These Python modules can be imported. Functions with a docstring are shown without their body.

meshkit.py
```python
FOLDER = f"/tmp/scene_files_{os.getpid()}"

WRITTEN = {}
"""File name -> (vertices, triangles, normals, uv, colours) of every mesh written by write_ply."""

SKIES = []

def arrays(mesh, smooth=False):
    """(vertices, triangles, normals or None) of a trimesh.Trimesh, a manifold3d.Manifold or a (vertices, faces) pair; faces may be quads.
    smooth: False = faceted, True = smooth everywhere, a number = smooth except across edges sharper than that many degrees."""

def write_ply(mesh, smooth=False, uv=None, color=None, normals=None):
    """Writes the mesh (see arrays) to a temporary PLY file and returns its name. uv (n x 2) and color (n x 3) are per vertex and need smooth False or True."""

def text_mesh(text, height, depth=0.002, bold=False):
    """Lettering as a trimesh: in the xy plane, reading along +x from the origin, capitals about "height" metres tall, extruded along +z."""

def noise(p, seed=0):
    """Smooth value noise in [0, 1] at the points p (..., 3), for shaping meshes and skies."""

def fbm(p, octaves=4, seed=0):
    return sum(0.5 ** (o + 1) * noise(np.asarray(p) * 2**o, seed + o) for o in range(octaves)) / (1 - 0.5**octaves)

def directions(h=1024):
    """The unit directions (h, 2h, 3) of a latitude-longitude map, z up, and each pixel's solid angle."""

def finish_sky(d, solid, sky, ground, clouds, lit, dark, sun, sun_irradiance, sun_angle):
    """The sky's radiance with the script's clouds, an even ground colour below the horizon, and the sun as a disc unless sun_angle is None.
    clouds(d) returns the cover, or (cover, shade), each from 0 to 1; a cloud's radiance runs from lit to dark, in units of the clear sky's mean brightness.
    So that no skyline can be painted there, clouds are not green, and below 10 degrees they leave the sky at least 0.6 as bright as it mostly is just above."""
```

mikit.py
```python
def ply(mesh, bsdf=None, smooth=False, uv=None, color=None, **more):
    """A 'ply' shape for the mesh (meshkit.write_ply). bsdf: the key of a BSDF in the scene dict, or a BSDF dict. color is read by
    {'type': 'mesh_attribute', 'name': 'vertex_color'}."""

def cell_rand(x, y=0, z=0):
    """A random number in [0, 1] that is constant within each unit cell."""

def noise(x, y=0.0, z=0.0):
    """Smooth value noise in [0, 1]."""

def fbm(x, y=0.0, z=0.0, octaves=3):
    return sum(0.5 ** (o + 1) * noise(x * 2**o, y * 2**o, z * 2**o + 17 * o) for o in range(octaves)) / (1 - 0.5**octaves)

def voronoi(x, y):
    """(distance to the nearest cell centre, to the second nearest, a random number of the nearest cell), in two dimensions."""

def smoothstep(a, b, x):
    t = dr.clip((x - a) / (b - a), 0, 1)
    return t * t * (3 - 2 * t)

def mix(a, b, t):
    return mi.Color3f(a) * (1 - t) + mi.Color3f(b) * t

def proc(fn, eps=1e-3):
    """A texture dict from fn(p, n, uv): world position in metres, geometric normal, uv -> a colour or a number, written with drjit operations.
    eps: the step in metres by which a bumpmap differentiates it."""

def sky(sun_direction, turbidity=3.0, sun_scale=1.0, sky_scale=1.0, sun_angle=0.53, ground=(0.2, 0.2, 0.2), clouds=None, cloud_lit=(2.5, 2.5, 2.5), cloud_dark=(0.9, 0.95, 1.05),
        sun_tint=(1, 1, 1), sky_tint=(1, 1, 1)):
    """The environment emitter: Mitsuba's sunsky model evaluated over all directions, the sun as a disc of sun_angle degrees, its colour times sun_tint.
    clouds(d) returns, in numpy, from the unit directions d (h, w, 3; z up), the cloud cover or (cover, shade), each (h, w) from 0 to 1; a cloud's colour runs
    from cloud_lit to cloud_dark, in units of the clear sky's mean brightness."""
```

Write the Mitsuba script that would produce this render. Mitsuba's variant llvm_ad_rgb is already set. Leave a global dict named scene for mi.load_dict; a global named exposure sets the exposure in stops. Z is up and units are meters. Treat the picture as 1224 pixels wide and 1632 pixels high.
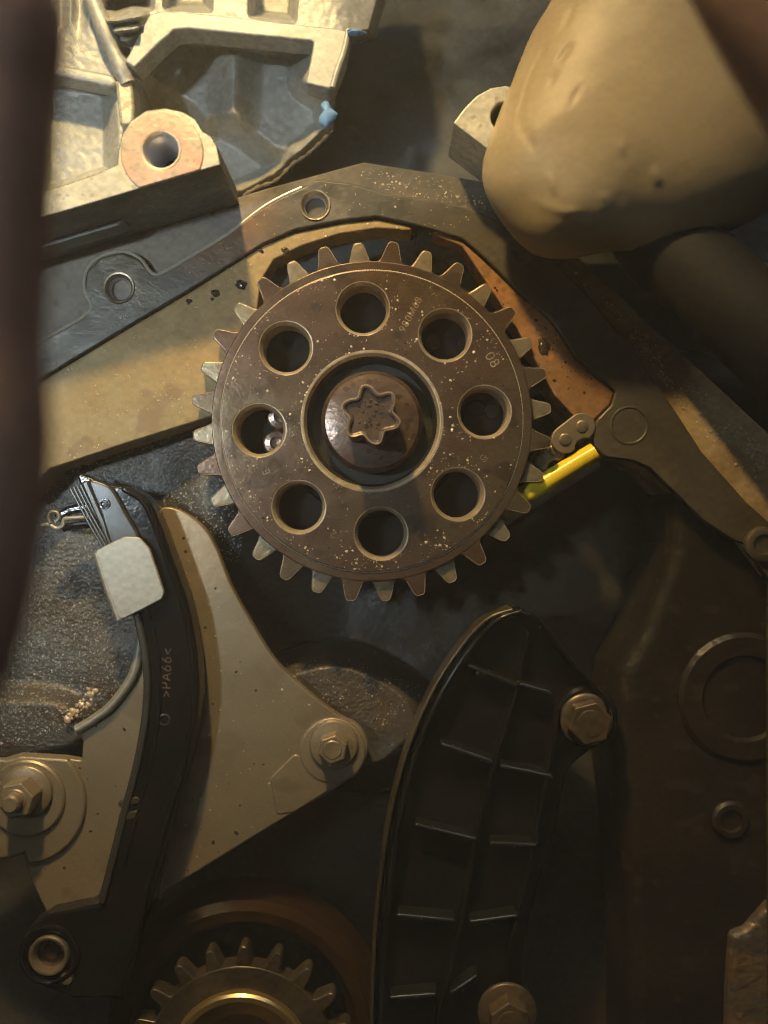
import math, random
import numpy as np, trimesh, mitsuba as mi, drjit as dr, shapely, mapbox_earcut
from shapely.geometry import Polygon, LineString, Point, box as sbox
from shapely import affinity
from shapely.ops import unary_union
import mikit, meshkit
from mikit import proc, fbm, noise, smoothstep, mix, voronoi

T = mi.ScalarTransform4f
random.seed(7); rng = np.random.default_rng(7)
scene, labels = {'type': 'scene'}, {}

# ------------------------------------------------------------------ camera, lamps, exposure
S, D = 0.155, 250.0                     # millimetres per photo pixel on the sprocket face; camera distance (mm)
scene['camera'] = {'type': 'thinlens', 'fov_axis': 'x', 'fov': math.degrees(2*math.atan(612*S/D)),
                   'to_world': T().look_at(origin=[0, -D/1000, 0], target=[0, 0, 0], up=[0, 0, 1]),
                   'aperture_radius': 0.0025, 'focus_distance': (D+1)/1000, 'near_clip': 0.01, 'far_clip': 20.0,
                   'medium': {'type': 'ref', 'id': 'glare_haze'}}
exposure = 0.52
HAZE = 0.22                              # per metre
scene['glare_haze'] = {'type': 'homogeneous', 'albedo': 0.95, 'sigma_t': HAZE}  # thin medium added for the veil of lens glare
LAMP_POS, LAMP_AIM = np.array([-0.074, -0.208, 0.298]), np.array([-0.042, 0.0, 0.018])
LAMP_POWER = np.array([1.0, 0.71, 0.29]) * 800
COOL_POS, COOL_AIM = np.array([-0.215, -0.430, 0.045]), np.array([-0.072, 0.0, 0.055])
COOL_POWER = np.array([0.76, 0.92, 1.0]) * 270
TUBE_POWER = np.array([0.82, 0.93, 1.0]) * 15

# ------------------------------------------------------------------ helpers
def k_at(y): return S*(1+y/D)
def W(px, py, y):                        # a photo pixel on the plane y (mm) -> mm
    return np.array([(px-612)*k_at(y), y, (816-py)*k_at(y)])
def Wm(px, py, y): return W(px, py, y)/1000
def to_mm(poly, y):                      # shapely polygon in photo pixels -> mm on the plane y
    k = k_at(y)
    return affinity.affine_transform(poly, [k, 0, 0, -k, -612*k, 816*k])
def rnd(pts, r=6, holes=()):             # polygon with rounded corners (pixels)
    p = Polygon(pts).buffer(0)
    p = p.buffer(-r).buffer(2*r).buffer(-r) if r else p
    p = p.simplify(0.15)
    for h in holes: p = p.difference(h)
    return max(p.geoms, key=lambda g: g.area) if hasattr(p, 'geoms') else p
def spline(pts, n=10, closed=False):     # Catmull-Rom
    P = np.asarray(pts, float); N = len(P); out = []
    for i in range(N if closed else N-1):
        g = lambda j: P[j % N] if closed else P[min(max(j, 0), N-1)]
        p0, p1, p2, p3 = g(i-1), g(i), g(i+1), g(i+2)
        for t in np.arange(n)/n:
            out.append(0.5*((2*p1)+(p2-p0)*t+(2*p0-5*p1+4*p2-p3)*t*t+(3*p1-p0-3*p2+p3)*t**3))
    if not closed: out.append(P[-1])
    return np.array(out)
def circ(x, y, r, n=48): return Point(x, y).buffer(r, quad_segs=n//4)
def ring_pts(r):
    a = np.array(r.coords)[:-1]
    d = np.linalg.norm(a-np.roll(a, 1, 0), axis=1)
    return a[d > 1e-4]
def bevel(poly, y, depth, c=0.3, steps=3, wav=0.0):
    """Solid from a polygon in mm (x,z): rounded front edge of radius c, front on the plane y, going back by depth."""
    poly = shapely.geometry.polygon.orient(poly, 1.0)
    if c > 0.2:                          # corners no sharper than the edge radius, so that the inset outline never crosses itself
        q = poly.buffer(-1.1*c, quad_segs=6).buffer(1.1*c, quad_segs=6)
        if q.geom_type == 'Polygon' and q.area > 0.9*poly.area and len(q.interiors) == len(poly.interiors): poly = shapely.geometry.polygon.orient(q.simplify(0.01), 1.0)
    if wav: poly = shapely.geometry.polygon.orient(shapely.segmentize(poly.simplify(0.12), 0.9), 1.0)
    rings = [ring_pts(poly.exterior)] + [ring_pts(h) for h in poly.interiors]
    layers = [(c*(1-math.sin(a)), c*(1-math.cos(a))) for a in np.linspace(0, math.pi/2, steps+1)] if c > 0 else [(0, 0)]
    layers.append((0.0, depth))
    V, F, caps, base = [], [], [], 0
    for R in rings:
        n = len(R)
        e = np.roll(R, -1, 0)-R; e /= np.linalg.norm(e, axis=1, keepdims=True)
        nl = np.stack([-e[:, 1], e[:, 0]], 1); npv = np.roll(nl, 1, 0)
        m = nl+npv; m /= np.maximum(np.linalg.norm(m, axis=1, keepdims=True), 1e-6)
        m /= np.maximum((m*nl).sum(1, keepdims=True), 0.45)
        w = 0
        if wav: w = wav*(meshkit.fbm(np.c_[R*0.45, np.full(n, 3.3)], 3)-0.5)[:, None]
        for off, yy in layers:
            q = R+m*(off+w)
            V.append(np.c_[q[:, 0], np.full(n, y+yy), q[:, 1]])
        i = np.arange(n); j = (i+1) % n
        for L in range(len(layers)-1):
            a, b = base+L*n, base+(L+1)*n
            F += [np.c_[a+i, b+i, b+j], np.c_[a+i, b+j, a+j]]
        caps.append((base, n, base+(len(layers)-1)*n)); base += n*len(layers)
    V = np.vstack(V)
    front = [V[b:b+n][:, [0, 2]] for b, n, _ in caps]
    tri = np.array(mapbox_earcut.triangulate_float64(np.vstack(front), np.cumsum([len(f) for f in front]).astype(np.uint32))).reshape(-1, 3)
    fl = np.vstack(front); ar = np.cross(fl[tri[:, 1]]-fl[tri[:, 0]], fl[tri[:, 2]]-fl[tri[:, 0]]).sum()
    if ar < 0: tri = tri[:, ::-1]
    fi = np.concatenate([np.arange(b, b+n) for b, n, _ in caps]); bi = np.concatenate([np.arange(b, b+n) for _, n, b in caps])
    F += [fi[tri], bi[tri][:, ::-1]]
    return V/1000, np.vstack(F)
def plate(pxpoly, y, depth, c=0.3, **k): return bevel(to_mm(pxpoly, y), y, depth, c, **k)
def join(*ms):
    V, F, o = [], [], 0
    for v, f in ms:
        V.append(v); F.append(np.asarray(f)+o); o += len(v)
    return np.vstack(V), np.vstack(F)
def lathe(profile, x, z, n=72):          # profile [(r, y)] mm from outside/back to the middle/front, axis along y at (x,z) mm
    P = np.array(profile, float); a = np.arange(n)*2*math.pi/n
    V = np.stack([np.stack([x+r*np.cos(a), np.full(n, y), z+r*np.sin(a)], 1) for r, y in P]).reshape(-1, 3)
    F, i = [], np.arange(n); j = (i+1) % n
    for L in range(len(P)-1):
        A, B = L*n, (L+1)*n
        F += [np.c_[A+i, A+j, B+j], np.c_[A+i, B+j, B+i]]
    return V/1000, np.vstack(F)
def tube(path, rad, n=14, caps=True):    # path in mm (k,3)
    P = np.asarray(path, float); m = len(P); R = np.broadcast_to(rad, (m,))
    t = np.gradient(P, axis=0); t /= np.linalg.norm(t, axis=1, keepdims=True)
    u = np.cross(t[0], [0.3, 0.9, 0.2]); u /= np.linalg.norm(u); V = []
    a = np.arange(n)*2*math.pi/n
    for k in range(m):
        u = u-t[k]*(u@t[k]); u /= np.linalg.norm(u); b = np.cross(t[k], u)
        V.append(P[k]+R[k]*(np.cos(a)[:, None]*u+np.sin(a)[:, None]*b))
    V = np.vstack(V+[P[:1], P[-1:]]); F = []; i = np.arange(n); j = (i+1) % n
    for k in range(m-1):
        F += [np.c_[k*n+i, k*n+j, (k+1)*n+j], np.c_[k*n+i, (k+1)*n+j, (k+1)*n+i]]
    if caps: F += [np.c_[np.full(n, m*n), j, i], np.c_[np.full(n, m*n+1), (m-1)*n+i, (m-1)*n+j]]
    return V/1000, np.vstack(F)
def pxpath(pts, y, n=8):                 # spline through pixels; y one number or one per point -> mm
    ys = np.broadcast_to(y, (len(pts),))
    return spline([W(p[0], p[1], yy) for p, yy in zip(pts, ys)], n)
def strip(pts, width, y, depth, c=0.3, n=8, cap=1): return plate(LineString(spline(pts, n)).buffer(width/2, cap_style=cap).simplify(0.1), y, depth, c)
def sdf(poly, X, Y):                     # pixels inside > 0
    pts = shapely.points(X, Y); b = poly.boundary
    shapely.prepare(poly)
    return np.where(shapely.contains_xy(poly, X, Y), 1, -1)*shapely.distance(b, pts)
def ss(a, b, x):
    t = np.clip((x-a)/(b-a), 0, 1); return t*t*(3-2*t)
def field(x0, x1, y0, y1, step, fn, keep=None):   # a surface whose depth (mm) is fn(px, py)
    xs, ys = np.arange(x0, x1+step, step), np.arange(y0, y1+step, step)
    X, Y = np.meshgrid(xs, ys); d = fn(X, Y); k = S*(1+d/D)
    V = np.stack([(X-612)*k, d, (816-Y)*k], -1).reshape(-1, 3)
    h, w = X.shape; i = np.arange(h*w).reshape(h, w)
    q = np.stack([i[:-1, :-1], i[1:, :-1], i[1:, 1:], i[:-1, 1:]], -1).reshape(-1, 4)
    if keep is not None:
        kp = keep(X, Y).reshape(-1); q = q[kp[q].all(1)]
    return V/1000, np.vstack([q[:, [0, 1, 2]], q[:, [0, 2, 3]]])
def blob(cx, cy, outline, y, hf, hb=None, n=160, m=40, bump=0.0, seed=0, power=1.0, fn=None):
    """Closed pillow: silhouette given in pixels round (cx,cy) on the plane y; bulges hf mm towards the front, hb to the back."""
    hb = hf if hb is None else hb
    O = spline(outline, 12, True)-[cx, cy]; ang = np.unwrap(np.arctan2(O[:, 1], O[:, 0]))
    if ang[-1] < ang[0]: O, ang = O[::-1], ang[::-1]
    th = ang[0]+np.arange(n)*2*math.pi/n
    R = np.interp(th, np.r_[ang, ang[0]+2*math.pi], np.r_[np.hypot(*O.T), np.hypot(*O[0])])
    V = []; k = k_at(y)
    for a in np.linspace(-math.pi/2, math.pi/2, 2*m+1)[1:-1]:
        rr = math.cos(a)**power*R; dep = (hf if a > 0 else hb)*math.sin(a)
        V.append(np.stack([(cx+rr*np.cos(th)-612)*k, np.full(n, y-dep), (816-cy-rr*np.sin(th))*k], 1))
    L = len(V); V = np.vstack(V+[W(cx, cy, y)[None]+[0, hb, 0], W(cx, cy, y)[None]-[0, hf, 0]])
    if bump:
        V = V+(V-V.mean(0))/np.maximum(np.linalg.norm(V-V.mean(0), axis=1, keepdims=True), 1e-6)*(bump*(meshkit.fbm(V*0.06+seed*11, 4, seed)-0.5))[:, None]
    if fn is not None: V = fn(V)
    F, i = [], np.arange(n); j = (i+1) % n
    for q in range(L-1): F += [np.c_[q*n+i, (q+1)*n+j, q*n+j], np.c_[q*n+i, (q+1)*n+i, (q+1)*n+j]]
    F += [np.c_[np.full(n, L*n), i, j], np.c_[np.full(n, L*n+1), (L-1)*n+j, (L-1)*n+i]]
    F = np.vstack(F)
    mesh = trimesh.Trimesh(V/1000, F, process=False)
    return (V/1000, F if mesh.volume > 0 else F[:, ::-1])
ICO = trimesh.creation.icosphere(subdivisions=2); ICO1 = trimesh.creation.icosphere(subdivisions=1)
def drops(poly, y, n, r0, r1, flat=0.45, seed=1, shape=ICO1, clump=False, yf=None):
    """n small flattened beads lying on the plane y (or yf(px,py)) inside a pixel polygon."""
    g = np.random.default_rng(seed); x0, y0, x1, y1 = poly.bounds; out = []
    shapely.prepare(poly)
    while len(out) < n:
        p = g.uniform([x0, y0], [x1, y1])
        if not shapely.contains_xy(poly, *p): continue
        if clump and g.random() > ss(.42, .75, float(meshkit.fbm(np.array([[p[0]*.035, p[1]*.035, seed]]), 3)[0]))+.06: continue
        r = r0*(r1/r0)**(g.random()**2.2)
        yy = y if yf is None else yf(*p)
        v = shape.vertices*[r*g.uniform(.7, 1.5), r*flat, r*g.uniform(.7, 1.3)]
        a = g.random()*6.28; c, s = math.cos(a), math.sin(a)
        v = np.c_[v[:, 0]*c-v[:, 2]*s, v[:, 1], v[:, 0]*s+v[:, 2]*c]
        v = v*(0.85+0.3*meshkit.noise(shape.vertices*1.7+p[0]))[:, None]
        out.append(((v+W(p[0], p[1], yy))/1000, shape.faces))
    return join(*out)

def free(key):
    if key not in scene and key not in labels: return key
    i = 1
    while f'{key}_{i:03d}' in scene or f'{key}_{i:03d}' in labels: i += 1
    return f'{key}_{i:03d}'
def thing(name, label, cat, group=None, kind=None):
    key = free(name); labels[key] = {'label': label, 'category': cat}
    if group: labels[key]['group'] = group
    if kind: labels[key]['kind'] = kind
    return key
def part(parent, name, mesh, mat, smooth=35, label=None, kind=None, to_world=None):
    key = free(f'{parent}__{name}')
    d = mesh if isinstance(mesh, dict) else mikit.ply(mesh, mat, smooth=smooth)
    scene[key] = {**d, 'to_world': to_world} if to_world is not None else d
    if label or kind:
        labels[key] = {}
        if label: labels[key]['label'] = label
        if kind: labels[key]['kind'] = kind
    return key
def solo(name, mesh, mat, label, cat, smooth=35, group=None, kind=None):
    key = thing(name, label, cat, group, kind); scene[key] = mikit.ply(mesh, mat, smooth=smooth); return key

# ------------------------------------------------------------------ materials
def M(name, color, rough=0.4, metal=0.0, spec=0.5, bump=None, bump_scale=1.0, eps=6e-5, **k):
    tex = lambda v: proc(v) if callable(v) else ({'type': 'rgb', 'value': list(v)} if isinstance(v, (tuple, list)) else v)
    b = {'type': 'principled', 'base_color': tex(color), 'roughness': tex(rough), 'metallic': tex(metal), 'specular': spec, **k}
    if bump is not None: b = {'type': 'bumpmap', 'arbitrary': proc(bump, eps), 'scale': bump_scale, 'bsdf': b}
    scene[name] = {'type': 'twosided', 'bsdf': b}
def f3(p, f, o=3): return fbm(p.x*f, p.y*f, p.z*f, o)
def grime(a, b, c=None, f=60, fine=900, amp=0.44):
    def fn(p, n, uv):
        t = smoothstep(0.35, 0.65, f3(p, f, 3)); col = mix(a, b, t)
        col = col*(1-amp/2+amp*f3(p+mi.Vector3f(3, 1, 2), fine, 2))
        return mix(col, c, smoothstep(0.62, 0.74, f3(p+mi.Vector3f(9, 4, 7), f*3.3, 3))*0.7) if c else col
    return fn
def rough_of(lo, hi, f=150): return lambda p, n, uv: lo+(hi-lo)*f3(p, f, 3)
BR = rough_of(0.28, 0.55, 220)
fine_bump = lambda p, n, uv: f3(p, 1400, 2)*0.00006+f3(p, 260, 2)*0.0001
grain_bump = lambda p, n, uv: f3(p, 1500, 2)*0.00024+f3(p, 500, 2)*0.00006
cast_bump = lambda p, n, uv: f3(p, 1000, 3)*0.00035+f3(p, 300, 2)*0.0005
lump_bump = lambda p, n, uv: f3(p, 1500, 2)*0.00012+f3(p, 180, 3)*0.0006
M('sprocket_steel', grime((.128, .073, .042), (.142, .100, .056), (.072, .045, .027), 45, 2500), rough_of(.20, .40, 220), 0.65, bump=fine_bump, bump_scale=0.45, clearcoat=0.9, clearcoat_gloss=0.92)
M('stamp_steel', (.30, .22, .145), 0.3, 0.6)
M('bare_steel', grime((.31, .25, .165), (.25, .20, .135), None, 200), 0.34, 0.6, bump=fine_bump)
M('hole_shade', (.018, .017, .015), 0.7, 0.0, 0.2)  # flat black that paints the darkness inside holes
M('rim_steel', grime((.44, .35, .23), (.34, .26, .17), None, 200), 0.38, 0.35)
M('bore_shade', (.035, .033, .028), 0.45, 0.3)  # shadow in the bore painted as near-black
M('edge_steel', (.70, .63, .50), 0.35, 0.4)
M('bolt_steel', grime((.15, .095, .07), (.20, .13, .085), (.08, .055, .04), 160), rough_of(.18, .36, 220), 0.6, bump=fine_bump, bump_scale=0.6, clearcoat=0.9, clearcoat_gloss=0.92)
oilf, warm_patch = grime((.080, .075, .065), (.11, .09, .065), (.16, .14, .11), 45), grime((.20, .115, .065), (.17, .10, .06), None, 70)  # the second is a reddish tone for warm light on the flange
M('dull_bolt', grime((.15, .105, .065), (.11, .085, .055), None, 160), 0.35, 0.5)
M('flange_metal', lambda p, n, uv: mix(oilf(p, n, uv), warm_patch(p, n, uv), smoothstep(.022, .008, dr.norm(mi.Point2f(p.x+.043, p.z-.076)))*.9) + mi.Color3f(.022, .016, .006)*smoothstep(.022, .05, p.x), BR, 0.45, bump=fine_bump)  # warm light patch painted at upper left; right end lightened against shadow
M('face_metal', grime((.36, .24, .10), (.33, .245, .115), (.24, .155, .08), 40), rough_of(.45, .65, 220), 0.25, bump=fine_bump)
M('rust_face', grime((.46, .22, .08), (.38, .20, .09), (.20, .11, .05), 70), BR, 0.4, bump=fine_bump)
dry, wet = grime((.25, .215, .195), (.31, .27, .21), (.17, .13, .10), 90), grime((.085, .075, .06), (.12, .10, .075), (.18, .15, .10), 90)
lifted_brown = grime((.50, .36, .20), (.38, .26, .14), (.54, .42, .26), 90)  # brown right end, lightened to offset the shadow falling there
M('outer_metal', lambda p, n, uv: mix(mix(dry(p, n, uv), wet(p, n, uv), smoothstep(-.034, -.016, p.x+.012*f3(p, 120))), lifted_brown(p, n, uv), smoothstep(.035, .055, p.x+.01*f3(p, 150))), 0.58, 0.1, 0.35, bump=cast_bump, bump_scale=0.2)
M('grain_metal', grime((.13, .11, .085), (.20, .13, .07), (.30, .22, .13), 120), BR, 0.35, bump=cast_bump)
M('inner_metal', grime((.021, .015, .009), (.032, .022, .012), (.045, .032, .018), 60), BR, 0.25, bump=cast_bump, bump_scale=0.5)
M('aluminium', grime((.47, .46, .42), (.40, .40, .375), (.36, .345, .305), 70), 0.5, 0.35, bump=lump_bump, bump_scale=0.22)
M('rail_metal', grime((.15, .16, .15), (.20, .20, .18), None, 90), 0.42, 0.4, bump=fine_bump)
M('ledge_metal', grime((.60, .55, .42), (.50, .46, .36), (.36, .30, .22), 160), 0.45, 0.35, bump=fine_bump)
M('copper_face', grime((.66, .38, .27), (.58, .42, .31), (.36, .31, .22), 190), 0.42, 0.5, bump=fine_bump)
M('thread_steel', (.58, .58, .62), 0.32, 0.55)
M('cast_black', grime((.085, .082, .078), (.095, .075, .055), (.10, .068, .042), 40), 0.42, 0.35, 0.5, bump=grain_bump)
M('cavity_grey', grime((.055, .066, .066), (.085, .095, .092), None, 60), 0.5, 0.3)
M('dark_wall', grime((.085, .085, .075), (.13, .125, .11), None, 25), 0.6, 0.1)
M('black_plastic', grime((.006, .006, .006), (.010, .009, .008), None, 80), rough_of(.12, .22, 300), 0.0, 0.32, bump=fine_bump, bump_scale=0.5)
M('wet_plastic', (.010, .010, .010), 0.07, 0.0, 1.0, clearcoat=1.0, clearcoat_gloss=0.97)
M('liner_plastic', (.035, .032, .028), 0.3, 0.0, 0.6)
M('plate_steel', grime((.33, .25, .155), (.28, .225, .15), (.235, .18, .115), 30, 2200, .25), rough_of(.3, .5, 90), 0.5, bump=fine_bump, bump_scale=0.5)
M('clip_steel', grime((.40, .37, .30), (.34, .32, .27), None, 60), 0.45, 0.5)
M('crank_steel', grime((.085, .066, .043), (.13, .10, .06), None, 90), 0.3, 0.6)
M('gold_hub', (.46, .32, .125), 0.28, 0.8)
M('amber_ring', (.10, .048, .015), 0.24, 0.75)
M('yellow_plastic', (.95, .70, .03), 0.3, 0.0, 0.5)
M('chrome_rod', (.5, .45, .35), 0.22, 0.9)
M('hose_rubber', grime((.42, .325, .19), (.34, .255, .15), None, 30, 900, .15), 0.5, 0.0, 0.5, bump=lump_bump, bump_scale=0.15)
M('black_hose', grime((.014, .012, .010), (.022, .017, .012), None, 30), 0.7, 0.0, 0.3)  # near-black rubber, fills the dark zone below the tan hose
M('dark_hose', grime((.56, .33, .235), (.62, .39, .28), None, 30), 0.7, 0.0, 0.3)  # both brown hoses: colour lifted to make up for weak light
M('blue_sealant', (.16, .33, .62), 0.55)
M('oil_bead', (.05, .03, .015), 0.10, 0.0, 0.8)
M('glint_grit', (.80, .66, .48), 0.2, 0.5)  # pale tone for painted glints, oil specks and gasket crumbs
M('glint_bead', (.62, .63, .65), 0.3, 0.3)  # pale bead colour that paints the glints of the cast wall
M('lamp_shell', (.05, .05, .05), 0.5)

# ------------------------------------------------------------------ the two lamps of the workshop (out of view)
def lamp(name, label, pos, aim, power, r, rs, ls):
    k = thing(name, label, 'lamp')
    ax = (aim-pos)/np.linalg.norm(aim-pos)
    uu = np.cross(ax, [0, 0, 1]); uu /= np.linalg.norm(uu); vv = np.cross(ax, uu)
    a = np.arange(24)*2*math.pi/24
    V = np.vstack([pos+r*(np.cos(a)[:, None]*uu+np.sin(a)[:, None]*vv), pos]); i = np.arange(24)
    F = np.c_[np.full(24, 24), i, (i+1) % 24]
    if trimesh.Trimesh(V, F, process=False).face_normals[0]@ax < 0: F = F[:, ::-1]
    scene[k+'__bulb'] = {**mikit.ply((V, F), 'lamp_shell'), 'emitter': {'type': 'area', 'radiance': {'type': 'rgb', 'value': power.tolist()}}}
    P = pos*1000
    part(k, 'housing', tube(np.array([P-ax*70, P-ax*2]), rs-1, 24), 'lamp_shell')
    part(k, 'shade', tube(np.array([P-ax*2, P+ax*ls]), rs, 36, caps=False), 'lamp_shell')
lamp('work_lamp', 'small black tubular work lamp with a warm light above the engine', LAMP_POS, LAMP_AIM, LAMP_POWER, 0.012, 19, 42)
lamp('work_lamp', 'black tubular work lamp with a cool white light behind the camera', COOL_POS, COOL_AIM, COOL_POWER, 0.015, 24, 100)

cl = thing('added_tube_lamp', 'long white fluorescent tube added out of view to fill the shadows', 'lamp')  # tube added overhead to fill shadows and draw glints on the ribs
scene[cl+'__tube'] = {**mikit.ply(tube(np.array([[-600, -700, 950], [600, -700, 950.0]]), 18, 16), 'lamp_shell', smooth=True), 'emitter': {'type': 'area', 'radiance': {'type': 'rgb', 'value': TUBE_POWER.tolist()}}}
part(cl, 'fitting', (trimesh.creation.box([1.3, 0.12, 0.05]).vertices+[0, -0.70, 1.005], trimesh.creation.box([1.3, 0.12, 0.05]).faces), 'lamp_shell', smooth=False)

# ------------------------------------------------------------------ engine block: the large structure
eb = thing('engine_block', 'oily engine block front with dark gasket flange and open timing chain cavity', 'engine')
cavity = rnd([(418, 560), (410, 492), (416, 445), (436, 412), (480, 390), (540, 371), (600, 362), (660, 366), (738, 386), (800, 478), (850, 565),
              (885, 630), (925, 672), (945, 690), (943, 722), (1010, 736), (1036, 747), (1072, 782), (1122, 832), (1168, 862), (1215, 925), (1600, 1000), (1600, 1900), (-400, 1900), (-400, 900), (60, 772), (78, 748), (200, 707), (336, 664), (430, 640)], 5)
outer = rnd([(-400, 560), (-100, 463), (60, 415), (425, 300), (580, 258), (700, 277), (775, 290), (830, 330), (905, 395), (1040, 520), (1224, 690), (1420, 860), (1420, 1900), (-400, 1900)], 3)
part(eb, 'outer_face', plate(outer.difference(cavity.buffer(6)).buffer(0), 9, 30, 0.4), 'outer_metal')
fo = [(-120, 652), (40, 558), (62, 546), (100, 525), (136, 503), (145, 488), (134, 462), (138, 432), (160, 410), (195, 402), (222, 413), (242, 437), (262, 434),
      (300, 412), (360, 376), (412, 336), (445, 316), (480, 300), (505, 286), (560, 292), (620, 309), (690, 318), (770, 340), (835, 378), (880, 416), (935, 466), (1000, 548), (1070, 645), (1120, 722), (1190, 800), (1300, 900), (1420, 1000), (1420, 1900)]
fi = [(1230, 1900), (1230, 930), (1190, 868), (1168, 860), (1122, 830), (1072, 780), (1036, 745), (1010, 734), (965, 728), (948, 712), (944, 690), (952, 668), (975, 645), (981, 624), (960, 600), (918, 568), (900, 540), (878, 508), (830, 468),
      (772, 410), (737, 380), (690, 366), (640, 353), (600, 345), (545, 351), (470, 366), (420, 388), (300, 463), (200, 522), (60, 607), (-120, 716)]
holes_px = [(190, 459, 25), (502, 327, 25), (1003, 678, 30)]
flange = rnd(fo+fi, 4)
for x, y, r in holes_px[:2]: flange = flange.difference(circ(x, y, r*0.92))
part(eb, 'gasket_flange', plate(flange, 6, 3.6, 0.45, wav=0.12), 'flange_metal', label='dark gasket flange with pale outer edge')
edge_line = [(x+1, y-1) for x, y in fo[1:18]]
part(eb, 'flange_edge', tube(pxpath(edge_line, 6.3, 6), 0.45, 8), 'edge_steel', label='pale scraped bead along the flange edge')
part(eb, 'flange_edge', tube(pxpath([(505, 288), (560, 296), (620, 312), (690, 321), (770, 343), (810, 362)], 6.6, 6), 0.4, 8), 'outer_metal')
gold = rnd([(-120, 722), (60, 611), (200, 526), (300, 467), (420, 391), (470, 371), (545, 356), (600, 350), (640, 357), (737, 384), (770, 414), (830, 472), (878, 512), (898, 544), (916, 571), (978, 626), (972, 645), (948, 668), (940, 690), (925, 675)] +
           [(885, 632), (850, 566), (800, 479), (742, 392), (660, 368), (600, 364), (540, 373), (480, 392), (436, 414), (416, 447), (410, 494), (420, 560), (430, 640), (336, 664), (200, 707), (78, 748), (40, 790), (-120, 850)], 2)
goldL = gold.intersection(sbox(-200, 300, 690, 900))
goldR = rnd([(690, 364), (737, 384), (770, 414), (830, 472), (878, 512), (898, 544), (916, 571), (978, 626), (972, 645), (948, 668), (940, 690), (925, 675), (885, 632), (848, 566), (794, 479), (736, 393), (690, 374)], 1)
big = lambda g: max(g.geoms, key=lambda q: q.area) if hasattr(g, 'geoms') else g
part(eb, 'machined_face', plate(big(goldL), 7.2, 14, 0.5), 'face_metal', label='flat golden brown machined face left of the sprocket')
part(eb, 'machined_face', plate(big(goldR), 7.2, 14, 0.5), 'rust_face', label='rust brown machined face right of the sprocket')
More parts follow.
